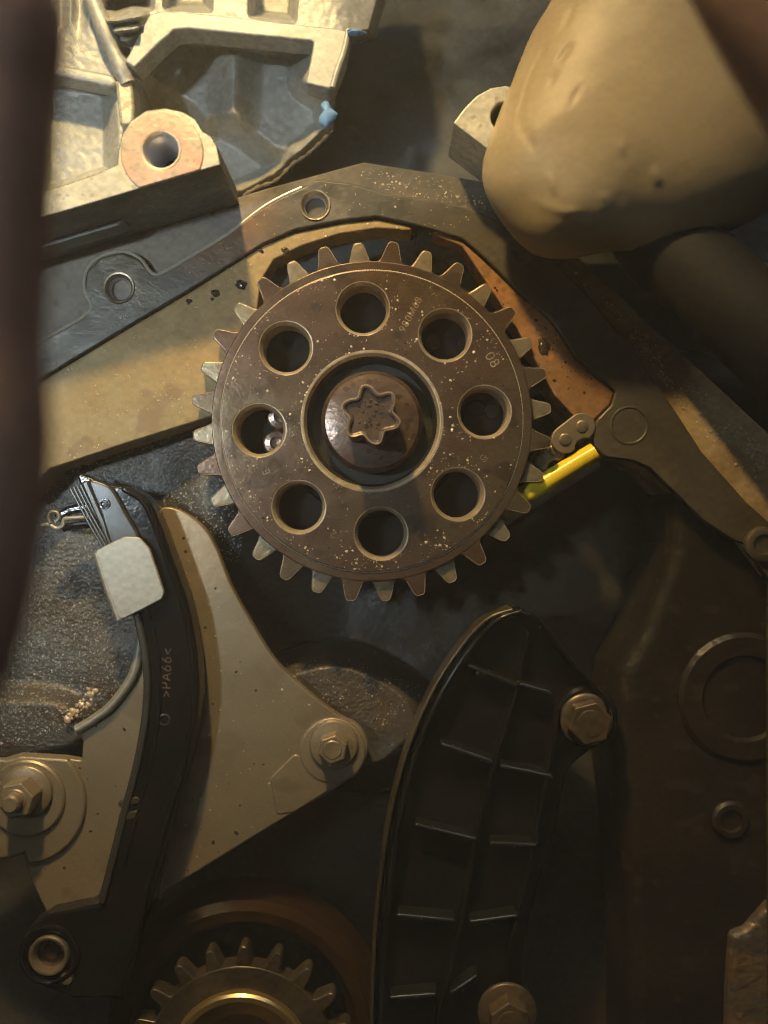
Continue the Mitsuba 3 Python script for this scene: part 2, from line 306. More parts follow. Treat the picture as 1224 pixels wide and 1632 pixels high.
# threaded holes in the flange
for x, y, r in holes_px:
    c = W(x, y, 6)
    rr = r*k_at(6)
    if x < 900:
        h = part(eb, 'threaded_hole', lathe([(rr*0.92, 5.9), (rr*0.98, 5.55), (rr*0.88, 5.6), (rr*0.72, 6.8)], c[0], c[2], 56), 'bare_steel')
        part(h, 'thread', lathe([(rr*0.72, 6.8)]+[(rr*(0.72 if i % 2 else 0.66), 6.8+i*0.5) for i in range(1, 40)]+[(rr*.6, 27), (0.1, 27.5)], c[0], c[2], 56), 'thread_steel')
        part(h, 'bottom', lathe([(rr*.74, 12.3), (rr*.4, 12.6), (.05, 12.7)], c[0], c[2], 40), 'hole_shade')  # black disc paints the dark depth of the hole
    else:
        part(eb, 'dowel_seat', lathe([(rr*1.06, 6.1), (rr*1.03, 5.75), (rr*0.95, 5.68), (rr*0.88, 5.95), (0.05, 5.95)], c[0], c[2], 56), 'flange_metal')
c = W(834, 398, 6); part(eb, 'dowel_seat', lathe([(3.6, 6.1), (3.5, 5.4), (3.1, 5.3), (2.8, 5.8), (0.05, 5.8)], c[0], c[2], 40), 'outer_metal')
# rough cast wall inside the cavity
hump1 = Polygon(spline([(430, 1050), (520, 1020), (610, 1040), (690, 1100), (700, 1180), (600, 1260), (450, 1220), (390, 1120)], 8, True))
ridge = Polygon(spline([(-60, 1110), (30, 1095), (110, 1105), (150, 1150), (120, 1210), (-60, 1230)], 8, True))
def wall_depth(X, Y):
    d = 21.0+0*X
    d = d+24*ss(350, 560, X)*ss(600, 700, Y)
    d = d-0.5*24*ss(350, 560, X)*ss(600, 700, Y)*(1-ss(880, 1000, Y))*0
    d = d-(d-17.5)*ss(-6, 46, sdf(hump1, X, Y))
    d = d-6*ss(-12, 30, sdf(ridge, X, Y))
    d = d+16*ss(1180, 1420, Y)*(1-ss(420, 560, X))
    d = d-5*np.exp(-(((X-340)/60)**2+((Y-800)/70)**2))
    p = np.stack([X*0.055, Y*0.055, 0*X], -1)
    d = d+1.6*(meshkit.fbm(p*0.22, 2, 5)-0.5)
    return d-0.10*(meshkit.fbm(np.stack([X*.08, Y*.08, 0*X], -1), 2, 3)-.5)-0.16*(meshkit.noise(np.stack([X*7.31, Y*7.77, 0*X+.5], -1), 4)-.5)
part(eb, 'cast_wall', field(-150, 720, 560, 1700, 2.3, wall_depth), 'cast_black', smooth=True, label='rough sand cast black wall set with pale beads for glints')
part(eb, 'cast_wall', field(718, 1420, 560, 1800, 5, wall_depth), 'cast_black', smooth=True)
wd1 = lambda x, y: float(wall_depth(np.array([x]), np.array([y]))[0])-0.10
cw = scene[eb+'__cast_wall'] and eb+'__cast_wall'
part(cw, 'sand_glint', drops(rnd([(20, 760), (120, 745), (330, 672), (400, 760), (380, 900), (200, 900), (210, 1080), (120, 1160), (-40, 1200), (-40, 900)], 5), 0, 6500, 0.09, 0.24, 0.9, 91, trimesh.creation.icosphere(subdivisions=0), yf=wd1), 'glint_bead', smooth=True, kind='stuff', label='silvery beads painted as glints of the sand cast surface')  # glints put in as pale beads
part(cw, 'sand_glint', drops(rnd([(440, 1060), (600, 1035), (690, 1110), (650, 1200), (560, 1150)], 5), 0, 300, 0.07, 0.2, 0.6, 92, trimesh.creation.icosphere(subdivisions=0), clump=True, yf=wd1), 'glint_grit', smooth=True, kind='stuff')
# smooth cavity behind the sprocket top
part(eb, 'cavity_floor', plate(rnd([(380, 330), (900, 330), (920, 560), (800, 690), (380, 720)], 10), 17, 3, 0.5), 'cavity_grey')
part(eb, 'cavity_step', plate(rnd([(663, 340), (662, 402), (740, 425), (800, 470), (860, 470), (860, 340)], 4), 14.2, 3.5, 0.6), 'cavity_grey')
# right hand inner wall, its round boss and small bosses
inner = rnd([(1066, 740), (1130, 790), (1200, 840), (1420, 880), (1420, 1900), (1010, 1900), (1000, 1400), (975, 1200), (985, 1070), (1024, 1000), (1050, 930), (1068, 870)], 10)
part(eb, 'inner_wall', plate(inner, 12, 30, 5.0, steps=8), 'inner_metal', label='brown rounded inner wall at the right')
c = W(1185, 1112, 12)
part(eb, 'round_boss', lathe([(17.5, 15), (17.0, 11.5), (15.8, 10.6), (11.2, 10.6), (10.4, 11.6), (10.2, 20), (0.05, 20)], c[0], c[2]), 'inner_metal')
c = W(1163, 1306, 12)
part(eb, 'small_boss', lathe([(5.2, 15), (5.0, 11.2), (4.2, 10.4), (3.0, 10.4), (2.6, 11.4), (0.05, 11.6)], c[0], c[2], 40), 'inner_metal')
c = W(1216, 868, 5)
part(eb, 'small_boss', lathe([(4.6, 6.1), (4.4, 4.6), (3.7, 4.2), (2.6, 4.2), (2.3, 5), (0.05, 5.2)], c[0], c[2], 40), 'flange_metal')
part(eb, 'lower_web', plate(rnd([(1166, 1490), (1190, 1482), (1226, 1440), (1420, 1420), (1420, 1900), (1156, 1900), (1160, 1580)], 8), 9, 6, 2.0, steps=5), 'grain_metal')

# ------------------------------------------------------------------ cylinder head casting above (upper left) and behind
ch = thing('cylinder_head', 'pale cast aluminium cylinder head with ribs at the upper left', 'engine part')
part(ch, 'back_wall', field(300, 1420, -260, 420, 8, lambda X, Y: 62+6*np.sin(X*0.012)+5*np.cos(Y*0.017+X*0.004)+3*(meshkit.fbm(np.stack([X*.02, Y*.02, 0*X], -1), 3, 9)-.5)), 'dark_wall', smooth=True, label='smooth dark grey wall behind')
pocket = rnd([(245, 40), (300, 44), (420, 56), (500, 64), (496, 90), (482, 132), (524, 160), (530, 205), (492, 246), (440, 236), (398, 202), (345, 174), (328, 188), (306, 164), (212, 106)], 8)
body = rnd([(20, -80), (640, -80), (600, 60), (560, 70), (535, 150), (532, 208), (488, 250), (440, 290), (388, 316), (300, 330), (20, 420)], 4)
low = rnd([(214, 112), (306, 170), (328, 196), (346, 182), (398, 210), (440, 243), (486, 252), (430, 300), (360, 330), (210, 330)], 6)
panel = rnd([(60, 118), (180, 134), (186, 200), (186, 280), (60, 320)], 8)
pillar = Polygon(spline([(352, 70), (396, 76), (398, 150), (392, 200), (352, 190), (346, 130)], 8, True))
topdark = [rnd([(166, -60), (250, -60), (242, 16), (210, 14), (184, 22), (166, 16)], 6), rnd([(398, -80), (478, -80), (470, 36), (398, 26)], 5), rnd([(262, -80), (336, -80), (336, 18), (262, 14)], 5)]
wavy = Polygon(spline([(150, 12), (185, 22), (216, 12), (236, 22), (226, 56), (204, 74), (178, 60)], 8, True))
pl = pocket.union(low).buffer(14).buffer(-14)
def head_depth(X, Y):
    d = 16+0*X
    d = d+19*ss(-4, 30, sdf(pl, X, Y))
    d = d-9*ss(-22, 30, sdf(pillar, X, Y))
    d = d+13*ss(-10, 36, sdf(low, X, Y))
    d = d+7*ss(-4, 22, sdf(panel, X, Y))
    for t in topdark: d = d+24*ss(-3, 12, sdf(t, X, Y))
    d = d-10*ss(-3, 14, sdf(wavy, X, Y))*(0.7+0.3*np.sin(Y*0.35+X*0.05))
    d = d+5*ss(530, 620, X)+1.6*np.sin(X*0.21)*ss(60, 0, Y)*(X < 150)
    d = d+22*(1-ss(0, 16, sdf(body, X, Y)))
    return d-0.3*(meshkit.fbm(np.stack([X*.11, Y*.11, 0*X], -1), 3, 2)-.5)
part(ch, 'casting', field(20, 640, -80, 420, 2.0, head_depth, lambda X, Y: shapely.contains_xy(body, X, Y)), 'aluminium', smooth=True, label='pale lumpy casting with a deep pocket')
bar = rnd([(238, 22), (262, 16), (330, 22), (430, 33), (545, 46), (558, 52), (550, 90), (534, 132), (526, 142), (508, 138), (486, 132), (494, 100), (500, 66), (420, 58), (300, 46), (276, 48), (246, 76), (214, 108), (198, 98), (212, 70)], 4)
part(ch, 'ledge', plate(bar, 9.5, 8, 0.6, steps=4, wav=0.5), 'aluminium', label='rough raised ledge framing the pocket')
part(ch, 'ledge_rib', tube(pxpath([(556, 48), (548, 84), (538, 112), (530, 140)], 9.4, 6), 0.85, 10), 'aluminium')
part(ch, 'brace', tube(pxpath([(132, -40), (160, 30), (186, 92), (204, 134)], [11, 11, 12, 13], 6), [2.3+0.2*math.sin(i) for i in range(19)], 14), 'aluminium', label='thick slanting cast brace')
part(ch, 'brace', plate(rnd([(182, 124), (210, 128), (214, 170), (212, 200), (190, 200), (186, 160)], 4), 12, 8, 1.0), 'ledge_metal')
part(ch, 'ledge', plate(rnd([(20, 92), (90, 100), (180, 118), (190, 134), (176, 140), (90, 122), (20, 116)], 5), 12.5, 6, 1.2, wav=.3), 'aluminium')
part(ch, 'seal_bead', tube(pxpath([(530, 208), (512, 226), (488, 248), (466, 262), (440, 288), (412, 298), (388, 312)], 15, 5), [0.5+0.25*math.sin(2.3*i) for i in range(31)], 8), 'outer_metal', label='ragged pale bead of old sealant')
# machined rail with the copper coloured bolt boss
rail_front = rnd([(-160, 414), (66, 348), (200, 308), (352, 263), (346, 232), (336, 216), (324, 210), (312, 190), (292, 178), (262, 172), (232, 176), (208, 192), (194, 214), (188, 240), (186, 262), (150, 278), (66, 306), (-160, 372)], 2)
hole_c = (257, 240)
part(ch, 'cover_rail', plate(rail_front.difference(circ(*hole_c, 31)), -20, 30, 0.35), 'rail_metal')
part(ch, 'rail_face', plate(rail_front.buffer(-1.5).difference(circ(*hole_c, 31)), -20.15, 1, 0.2), 'ledge_metal', label='pale machined front face of the rail')
boss = big(circ(258, 243, 66).intersection(rail_front.buffer(-2.5)))
part(ch, 'bolt_boss', plate(boss.difference(circ(*hole_c, 31)), -20.6, 1.5, 0.25), 'copper_face', label='copper coloured ring round the bolt hole')
c = W(*hole_c, -20); r = 29*k_at(-20)
h = part(ch, 'bolt_hole', lathe([(r*1.1, -20.55), (r*1.0, -20.5), (r*0.92, -19.4)], c[0], c[2]), 'edge_steel')
part(h, 'thread', lathe([(r*.92, -19.4)]+[(r*(.92 if i % 2 else .85), -19.4+i*0.6) for i in range(1, 42)]+[(r*.8, 6), (.1, 6)], c[0], c[2]), 'thread_steel')
part(h, 'bottom', lathe([(r*.94, -3), (r*.5, -3.0), (.05, -3.0)], c[0], c[2]), 'hole_shade')  # black disc standing for the darkness down the bolt hole
part(ch, 'rail_pocket', plate(rnd([(-60, 414), (188, 334), (196, 340), (198, 352), (188, 360), (-60, 434)], 3), -4.5, 6, 0.5), 'rail_metal')
# the matching boss at the right, half hidden by the hose
rb = [(722, 196), (740, 172), (760, 152), (782, 140), (806, 136), (850, 150), (870, 230), (840, 300), (790, 250), (775, 236)]
part(ch, 'side_boss', plate(rnd(rb, 2).difference(circ(806, 186, 24)), -12, 22, 0.4), 'ledge_metal', label='pale angular boss half hidden behind the hose')
for i, (x, y, rr, s) in enumerate([(521, 182, 15, 3), (566, 53, 11, 5)]):
    o = [(x+rr*(1+.5*math.sin(s*a+1))*math.cos(a)*(.8 if i == 0 else 1.2), y+rr*(1.15+.35*math.cos(2*a+s))*math.sin(a)*(1.0 if i == 0 else .35)) for a in np.linspace(0, 6.28, 12)[:-1]]
    solo('sealant_dab', blob(x, y, o, 13.5 if i == 0 else 8.0, 1.6, 1.5, 40, 10, 0.8, i), 'blue_sealant', ['blue dab of sealant on the lower corner of the pale ledge', 'small blue dab of sealant at the upper right end of the pale ledge'][i], 'sealant')

# ------------------------------------------------------------------ camshaft sprocket
SC = W(592.5, 671, 0); SX, SZ = SC[0], SC[2]
sp = thing('camshaft_sprocket', 'large brown oily steel sprocket with eight round holes and a bolt in the middle', 'sprocket')
def mmc(x, z, r, n=64): return Point(x, z).buffer(r, quad_segs=n//4)
HR, HP = 6.55, 27.9
hole_ang = [math.radians(-4.6+45*i) for i in range(8)]
hole_xy = [(SX+HP*math.sin(a), SZ+HP*math.cos(a)) for a in hole_ang]
disc = mmc(SX, SZ, 37.4, 160).difference(mmc(SX, SZ, 17.4, 96))
for x, z in hole_xy: disc = disc.difference(mmc(x, z, HR))
part(sp, 'plate', bevel(disc, 0, 9, 0.35), 'sprocket_steel', label='brown face plate speckled with oil')
part(sp, 'rim', bevel(mmc(SX, SZ, 39.7, 160).difference(mmc(SX, SZ, 37.2, 160)), 0.55, 5, 0.3), 'sprocket_steel')
part(sp, 'rim_groove', lathe([(37.55, 0.75), (37.5, 0.3), (37.3, 0.12), (37.05, 0.06)], SX, SZ, 180), 'edge_steel')
for x, z in hole_xy:
    part(sp, 'hole_rim', lathe([(HR+.2, -0.03), (HR-.0, 0.0), (HR-.65, 1.3), (HR-.75, 1.7), (HR-.75, 9)], x, z, 64), 'rim_steel')
part(sp, 'hub', lathe([(17.6, 0.02), (17.0, -0.02), (16.8, 0.1), (16.2, 1.5)], SX, SZ, 120), 'rim_steel', label='bare bevelled mouth of the bore')
part(sp, 'bore', lathe([(16.2, 1.5), (15.6, 3.4), (15.4, 9), (11, 9.3)], SX, SZ, 96), 'bore_shade')
tp_half = [(3.9, 38.4), (3.8, 39.35), (3.1, 39.75), (2.55, 40.5), (2.15, 41.7), (1.75, 43.2), (1.35, 44.3), (.8, 44.85)]
tp = Polygon([(-a, b) for a, b in tp_half]+tp_half[::-1]).buffer(-.35).buffer(.35)
front_tooth = mikit.ply(bevel(tp, 0.7, 4.0, 0.3), 'sprocket_steel', smooth=35)
rear_tooth = mikit.ply(bevel(tp, 2.4, 6.0, 0.45), 'bare_steel', smooth=35)  # paler than the front teeth, painting the light their tilted faces catch
def edge_of(y, r): return mikit.ply(tube(np.array([[x, y, z] for x, z in tp.buffer(-.16).exterior.coords if z > 39.9]), r, 6), 'rim_steel', smooth=True)  # pale tube paints the worn tooth edge and its highlight
front_edge, rear_edge = edge_of(0.80, 0.10), edge_of(2.50, 0.10)
for i in range(32):
    tw = T().translate((SC/1000).tolist()).rotate([0, 1, 0], -4.4+11.25*i)
    tk = part(sp, 'tooth', front_tooth if i % 2 else rear_tooth, None, to_world=tw)
    part(tk, 'worn_highlight', front_edge if i % 2 else rear_edge, None, to_world=tw)
part(sp, 'rear_ring', bevel(mmc(SX, SZ, 39.5, 120).difference(mmc(SX, SZ, 34, 90)), 4.5, 5, 0.2), 'sprocket_steel')
def stamp(parent, text, px, py, y, h_px, deg, mat, depth=0.00012, name='stamped_mark', sx=1.0):
    """Lettering lying on the plane y, its middle at the pixel; deg = clockwise turn of the reading direction."""
    h = h_px*k_at(y)/1000
    m = meshkit.text_mesh(text, h, depth); v = m.vertices-m.bounds.mean(0); v[:, 0] *= sx
    a = math.radians(-deg); c, s = math.cos(a), math.sin(a)
    x, z = v[:, 0]*c-v[:, 1]*s, v[:, 0]*s+v[:, 1]*c
    V = np.c_[x, -v[:, 2], z]+Wm(px, py, y)
    f = m.faces; n0 = np.cross(V[f[:, 1]]-V[f[:, 0]], V[f[:, 2]]-V[f[:, 0]])
    return part(parent, name, (V, f), mat, smooth=False)
stamp(sp, '980M68', 654, 501, -0.02, 11, -62, 'rim_steel')
stamp(sp, '08', 785, 573, -0.02, 15, 58, 'rim_steel')
stamp(sp, 'E', 424, 752, -0.02, 12, -115, 'stamp_steel')
stamp(sp, '2', 531, 852, -0.02, 12, -155, 'stamp_steel')
stamp(sp, '5', 771, 730, -0.02, 12, 118, 'stamp_steel')
face = Point(592, 671).buffer(238).difference(Point(592, 671).buffer(112))
for a in hole_ang: face = face.difference(Point(592.5+180*math.sin(a), 671-180*math.cos(a)).buffer(44))
part(sp, 'oil_glint', drops(face, -0.0, 620, 0.08, 0.34, 0.7, 11, clump=True), 'glint_grit', smooth=True, kind='stuff', label='pale specks painted as glints on the sprocket face')  # sparkle of the oily face put in as pale specks
part(sp, 'oil_bead', drops(face, 0.0, 70, 0.12, 0.40, 0.35, 12), 'oil_bead', smooth=True, kind='stuff', label='tiny oil beads on the sprocket face')

# sprocket bolt: flanged head with an external star
tb = thing('star_bolt', 'brown flanged star head bolt in the centre of the large sprocket', 'bolt')
part(tb, 'flange', lathe([(12.7, 8), (12.7, 2.6), (12.3, 2.2), (12.0, 0.6), (11.5, 0.1), (10.9, 0.0), (7.5, -0.6), (0.1, -0.7)], SX, SZ, 96), 'bolt_steel')
th = np.linspace(0, 2*math.pi, 144, endpoint=False)
star = Polygon([((6.15+0.95*math.cos(6*(a-math.radians(11)))+0.12*math.cos(12*a))*math.sin(-a)*-1, (6.15+0.95*math.cos(6*(a-math.radians(11)))+0.12*math.cos(12*a))*math.cos(a)) for a in -th])
star = affinity.translate(affinity.rotate(star, 22, origin=(0, 0)), SX, SZ)
star = affinity.scale(star, 1.02, 1.02, origin=(SX, SZ))
part(tb, 'star_head', bevel(star.difference(star.buffer(-1.0)), -17.0, 17.0, 0.3), 'bolt_steel')
part(tb, 'star_floor', bevel(star.buffer(-0.9), -16.0, 3, 0.1), 'bolt_steel')
part(tb, 'star_highlight', tube(np.array([[x, -16.9, z] for x, z in star.buffer(-0.25).exterior.coords][::2]), 0.2, 6), 'rim_steel', label='pale tube painted as the highlight on the star edge')  # rim highlight painted as a pale tube
part(tb, 'oil_bead', drops(circ(595, 660, 27), -16.0, 60, 0.15, 0.5, 0.6, 21), 'oil_bead', smooth=True, kind='stuff', label='oil beads in the bolt head')
part(tb, 'oil_glint', drops(circ(592, 671, 68).difference(circ(592, 668, 46)), -0.1, 26, 0.08, 0.25, 0.6, 22), 'glint_grit', smooth=True, kind='stuff')

# things seen through the sprocket holes: camshaft journal, blackened to darken the holes, with two bright studs
cs = thing('camshaft', 'camshaft end with a black ring that darkens the sprocket holes', 'camshaft')
part(cs, 'journal', lathe([(35.5, 16.8), (35.3, 14.2), (34.5, 13.6), (24, 13.6), (23.5, 14.4), (12, 14.4), (11.5, 13.2), (11.5, 17)], SX, SZ, 80), 'hole_shade')  # ring widened and blackened so the holes look dark
for px, py in ((446, 664), (440, 706)):
    c = W(px, py, 11); part(cs, 'stud', lathe([(3.4, 14), (3.4, 11.4), (2.9, 10.8), (1.6, 10.6), (1.3, 11.4), (0.05, 11.5)], c[0], c[2], 32), 'bolt_steel')
for px, py in ((690, 545), (740, 548), (760, 650), (785, 655)):
    c = W(px, py, 11.5); part(cs, 'stud', lathe([(2.2, 14), (2.2, 12), (1.8, 11.6), (0.05, 11.5)], c[0], c[2], 24), 'hole_shade')

# ------------------------------------------------------------------ yellow rod and the chain links beside it
yr = thing('yellow_rod', 'bright yellow plastic rod behind the right teeth of the large sprocket', 'rod')
A, B = W(796, 814, 7.0), W(948, 720, 7.0)
part(yr, 'sleeve', tube(np.linspace(A, B, 6), 2.5, 24), 'yellow_plastic')
off = np.array([0.9, 1.2, -2.6])
part(yr, 'metal_core', tube(np.linspace(A+off, B+off, 6), 1.7, 20), 'chrome_rod', label='bare metal strip below the yellow sleeve')
tc = thing('timing_chain', 'grey timing chain links at the right edge of the large sprocket', 'chain')
def link(x, y, ang, y0, ln=30, r=19):
    L = LineString([(-ln/2, 0), (ln/2, 0)]).buffer(r).difference(Point(0, r*1.4).buffer(r*0.75))
    p = affinity.translate(affinity.rotate(L, ang, origin=(0, 0)), x, y)
    k = part(tc, 'link', plate(big(p), y0, 2.0, 0.35), 'plate_steel')
    for s in (-1, 1):
        q = np.array([x, y])+s*ln/2*np.array([math.cos(math.radians(ang)), math.sin(math.radians(ang))])
        c = W(q[0], q[1], y0); part(k, 'rivet', lathe([(1.6, y0+.1), (1.5, y0-.4), (1.1, y0-.6), (0.05, y0-.6)], c[0], c[2], 28), 'bare_steel')
link(914, 690, -38, 5.2, 34, 22); link(872, 726, -35, 7.0, 30, 18)

# ------------------------------------------------------------------ lower left: bracket plate, tensioner rail, clip, pivot plate
bp = thing('bracket_plate', 'large triangular grey steel bracket plate beside the curved black rail', 'bracket')
P = spline([(236, 830), (250, 814), (268, 808), (296, 818), (326, 842), (346, 876), (370, 936), (402, 994), (442, 1056), (500, 1110), (540, 1140), (572, 1158), (586, 1186), (580, 1216), (560, 1240), (520, 1266), (440, 1312), (330, 1380), (270, 1416)], 6)
bpoly = rnd(list(map(tuple, P))+[(226, 1450), (232, 1400), (246, 1300), (240, 1100)], 3)
part(bp, 'sheet', plate(bpoly, 11, 3, 0.5), 'plate_steel')
part(bp, 'fold', tube(pxpath([(262, 1290), (248, 1350), (240, 1400), (231, 1452)], 10.9, 6), 0.75, 10), 'plate_steel')
part(bp, 'fold', tube(pxpath([(280, 1290), (268, 1340), (262, 1380), (254, 1432)], 10.9, 6), 0.6, 10), 'plate_steel')
c = W(530, 1196, 11); part(bp, 'pad', lathe([(8.6, 11.2), (8.4, 10.4), (7.8, 10.0), (0.05, 10)], c[0], c[2], 56), 'plate_steel')
part(bp, 'step', plate(rnd([(430, 1240), (470, 1200), (540, 1250), (470, 1294), (440, 1300)], 8), 10.6, 1.4, 0.4), 'plate_steel')
def hexbolt(label, px, py, y, r_flange, r_hex, h, mat, turn=10, cat='bolt', stub=0):
    k = thing('hex_bolt', label, cat); c = W(px, py, y)
    part(k, 'washer', lathe([(r_flange, y+.2), (r_flange, y-.8), (r_flange-.4, y-1.2), (r_hex*.9, y-1.6), (0.05, y-1.6)], c[0], c[2], 56), mat)
    hx = Polygon([(c[0]+r_hex*math.cos(math.radians(turn+60*i)), c[2]+r_hex*math.sin(math.radians(turn+60*i))) for i in range(6)]).buffer(-.4).buffer(.4)
    part(k, 'head', bevel(hx, y-1.5-h, h, 0.55), mat)
    part(k, 'dimple', lathe([(r_hex*.62, y-1.5-h-.02), (r_hex*.55, y-1.5-h-.25), (r_hex*.2, y-1.5-h-.2), (.05, y-1.5-h-.2)], c[0], c[2], 40), mat)
    if stub: part(k, 'stud', lathe([(stub, y-1.5-h), (stub, y-1.5-h-3), (stub-.5, y-1.5-h-3.6), (.05, y-1.5-h-3.6)], c[0], c[2], 32), mat)
    return k
hexbolt('small hex bolt at the right corner of the triangular bracket plate', 532, 1186, 10, 6.3, 3.9, 5.0, 'plate_steel', 20)

pp = thing('pivot_plate', 'curled steel pivot plate with a raised round seat at the left edge', 'bracket')
P = rnd(list(map(tuple, spline([(226, 985), (220, 1040), (205, 1090), (170, 1130), (123, 1162)], 6)))+[(132, 1182), (130, 1212), (100, 1207), (30, 1203), (0, 1212), (-50, 1250), (-40, 1290), (20, 1316), (34, 1350), (45, 1395), (74, 1454), (150, 1441), (172, 1400), (195, 1300), (225, 1170), (236, 1060)], 3)
part(pp, 'sheet', plate(P, 7, 3, 0.5), 'plate_steel')
part(pp, 'curled_lip', tube(pxpath([(228, 980), (222, 1035), (210, 1080), (178, 1124), (150, 1146), (122, 1163)], 6.0, 8), 1.25, 14), 'clip_steel', label='bright curled upper lip')
seat = big(circ(38, 1280, 98, 96).intersection(P.buffer(-2).union(circ(0, 1290, 80))))
part(pp, 'seat', plate(seat, 5.6, 2, 0.8, steps=4), 'plate_steel')
c = W(42, 1272, 5); part(pp, 'washer', lathe([(9.8, 5.7), (9.7, 4.8), (9.2, 4.4), (0.05, 4.3)], c[0], c[2], 72), 'plate_steel')
hexbolt('oily hex bolt with a stud end on the pivot plate at the left edge', 42, 1262, 4.2, 6.6, 4.7, 6.5, 'plate_steel', 12, stub=2.2)
part(pp, 'oil_bead', drops(P.buffer(-10), 6.95, 24, 0.15, 0.5, 0.5, 31), 'oil_bead', smooth=True, kind='stuff')

tr = thing('tensioner_rail', 'long curved black plastic chain tensioner rail with a metal clip near its top', 'chain rail')
right_edge = [(206, 776), (236, 796), (254, 832), (276, 892), (300, 962), (314, 1040), (317, 1120), (304, 1200), (284, 1270), (262, 1345), (240, 1425), (222, 1485), (206, 1545)]
left_edge = [(160, 1440), (172, 1400), (186, 1330), (206, 1250), (222, 1170), (230, 1100), (228, 1040), (214, 985), (190, 920), (166, 860), (148, 800), (136, 766)]
body_r = rnd(list(map(tuple, spline(right_edge, 6)))+[(192, 1592), (120, 1592), (72, 1576), (40, 1546), (33, 1512), (46, 1478), (76, 1458)]+list(map(tuple, spline(left_edge, 6))), 5)
part(tr, 'body', plate(body_r.difference(circ(80, 1520, 30)), 0.5, 8, 0.9, steps=4), 'black_plastic')
mid = [(150, 772), (178, 836), (206, 905), (232, 985), (246, 1060), (246, 1130), (232, 1215), (210, 1300), (190, 1380), (176, 1436)]
part(tr, 'shoe', strip([(x-14, y) for x, y in mid], 12, -0.6, 8, 0.5), 'liner_plastic')
part(tr, 'ridge', strip([(x+8, y) for x, y in mid[2:9]], 5, -0.1, 1.5, 0.3), 'black_plastic')
part(tr, 'ridge', strip([(x-9, y+4) for x, y in right_edge[0:11]], 9, -0.5, 3, 0.6), 'black_plastic')
for i, o in enumerate((-26, -20, -14, -8)):
    part(tr, 'liner_rib', tube(pxpath([(122+o*0.9+14, 770-o*.35), (146+o*.8+14, 820-o*.35), (176+o*.8+14, 872-o*.35)], 0.2+0.3*i, 5), 0.34, 8), 'liner_plastic')
part(tr, 'tip', plate(rnd([(120, 753), (160, 766), (168, 782), (150, 800), (134, 790)], 4), 2.0, 6, 0.6), 'black_plastic')
part(tr, 'end_block', plate(rnd(list(map(tuple, spline([(140, 768), (160, 768), (180, 780), (200, 815), (222, 862), (180, 872), (160, 820)], 6, True))), 3), -1.0, 3, 0.7), 'liner_plastic', label='glossy raised pad at the top of the rail')
c = W(167, 803, -1.2); part(tr, 'pip', lathe([(1.4, -1.0), (1.3, -1.5), (0.9, -1.5), (0.7, -1.2), (.05, -1.2)], c[0], c[2], 28), 'black_plastic')
stamp(tr, '>PA66<', 265, 1072, 0.45, 15, -88, 'bolt_steel', 0.00035)
c = W(262, 1147, 0.5); part(tr, 'moulded_ring', lathe([(1.6, .52), (1.5, 0.15), (1.2, .1), (1.05, .52)], c[0], c[2], 32), 'liner_plastic')
for dy in (0, 22): part(tr, 'score_mark', strip([(194, 1282+dy), (216, 1276+dy)], 12, 0.1, 1, 0.3), 'crank_steel')
c = W(80, 1520, 0.5)
part(tr, 'pivot_collar', lathe([(7.6, .6), (7.4, -.6), (6.9, -.9), (6.2, -.6), (5.9, .4), (5.2, .6), (4.7, .8)], c[0], c[2], 64), 'black_plastic')
pb = thing('pivot_bush', 'pale metal bush in the lower end of the black tensioner rail', 'bush')
part(pb, 'rim', lathe([(4.9, 3), (4.9, -0.8), (4.6, -1.2), (4.1, -1.1), (3.7, -.2), (3.5, 1.5)], c[0], c[2], 56), 'bare_steel')
part(pb, 'core', lathe([(3.5, 1.4), (3.2, 2.2), (2.0, 2.4), (1.7, 1.5), (.05, 1.4)], c[0], c[2], 40), 'bolt_steel')
c = W(107, 1558, .5); part(tr, 'pip', lathe([(1.6, .6), (1.4, -.4), (.05, -.7)], c[0], c[2], 28), 'plate_steel')

cp = thing('metal_clip', 'smooth grey sheet metal clip wrapped round the upper black rail', 'clip')
clip = rnd([(150, 879), (174, 866), (198, 855), (222, 856), (238, 874), (250, 908), (262, 944), (258, 955), (226, 972), (190, 990)], 9)
part(cp, 'face', plate(clip, -2.6, 0.9, 0.35), 'clip_steel')
part(cp, 'bend', tube(np.array([W(154, 881, -1.6), W(172, 936, -1.6), W(191, 987, -1.6)]), 1.05, 14), 'clip_steel', label='bright rounded bend of the clip')
part(cp, 'side', join(*[tube(np.array([W(151, 882, q), W(170, 937, q), W(188, 987, q)]), 0.5, 8) for q in np.arange(-1.2, 6, 0.45)]), 'clip_steel', smooth=True)

ws = thing('wire_spring', 'small dark wire spring hook beside the top of the black rail', 'spring')
part(ws, 'hook', tube(pxpath([(66, 838), (78, 836), (90, 842), (100, 838), (102, 828), (112, 826), (128, 825), (146, 824)], 8, 6), 0.55, 10), 'clip_steel')
part(ws, 'coil', tube(pxpath([(80, 834), (77, 824), (82, 816), (91, 817), (94, 826), (88, 832)], 7.6, 6), 0.45, 10), 'clip_steel')
part(ws, 'shank', tube(pxpath([(92, 826), (110, 814), (140, 808)], 9, 6), 1.2, 10), 'black_plastic')
part(ws, 'shank', tube(pxpath([(100, 842), (120, 838), (145, 836)], 9, 6), 1.0, 10), 'black_plastic')

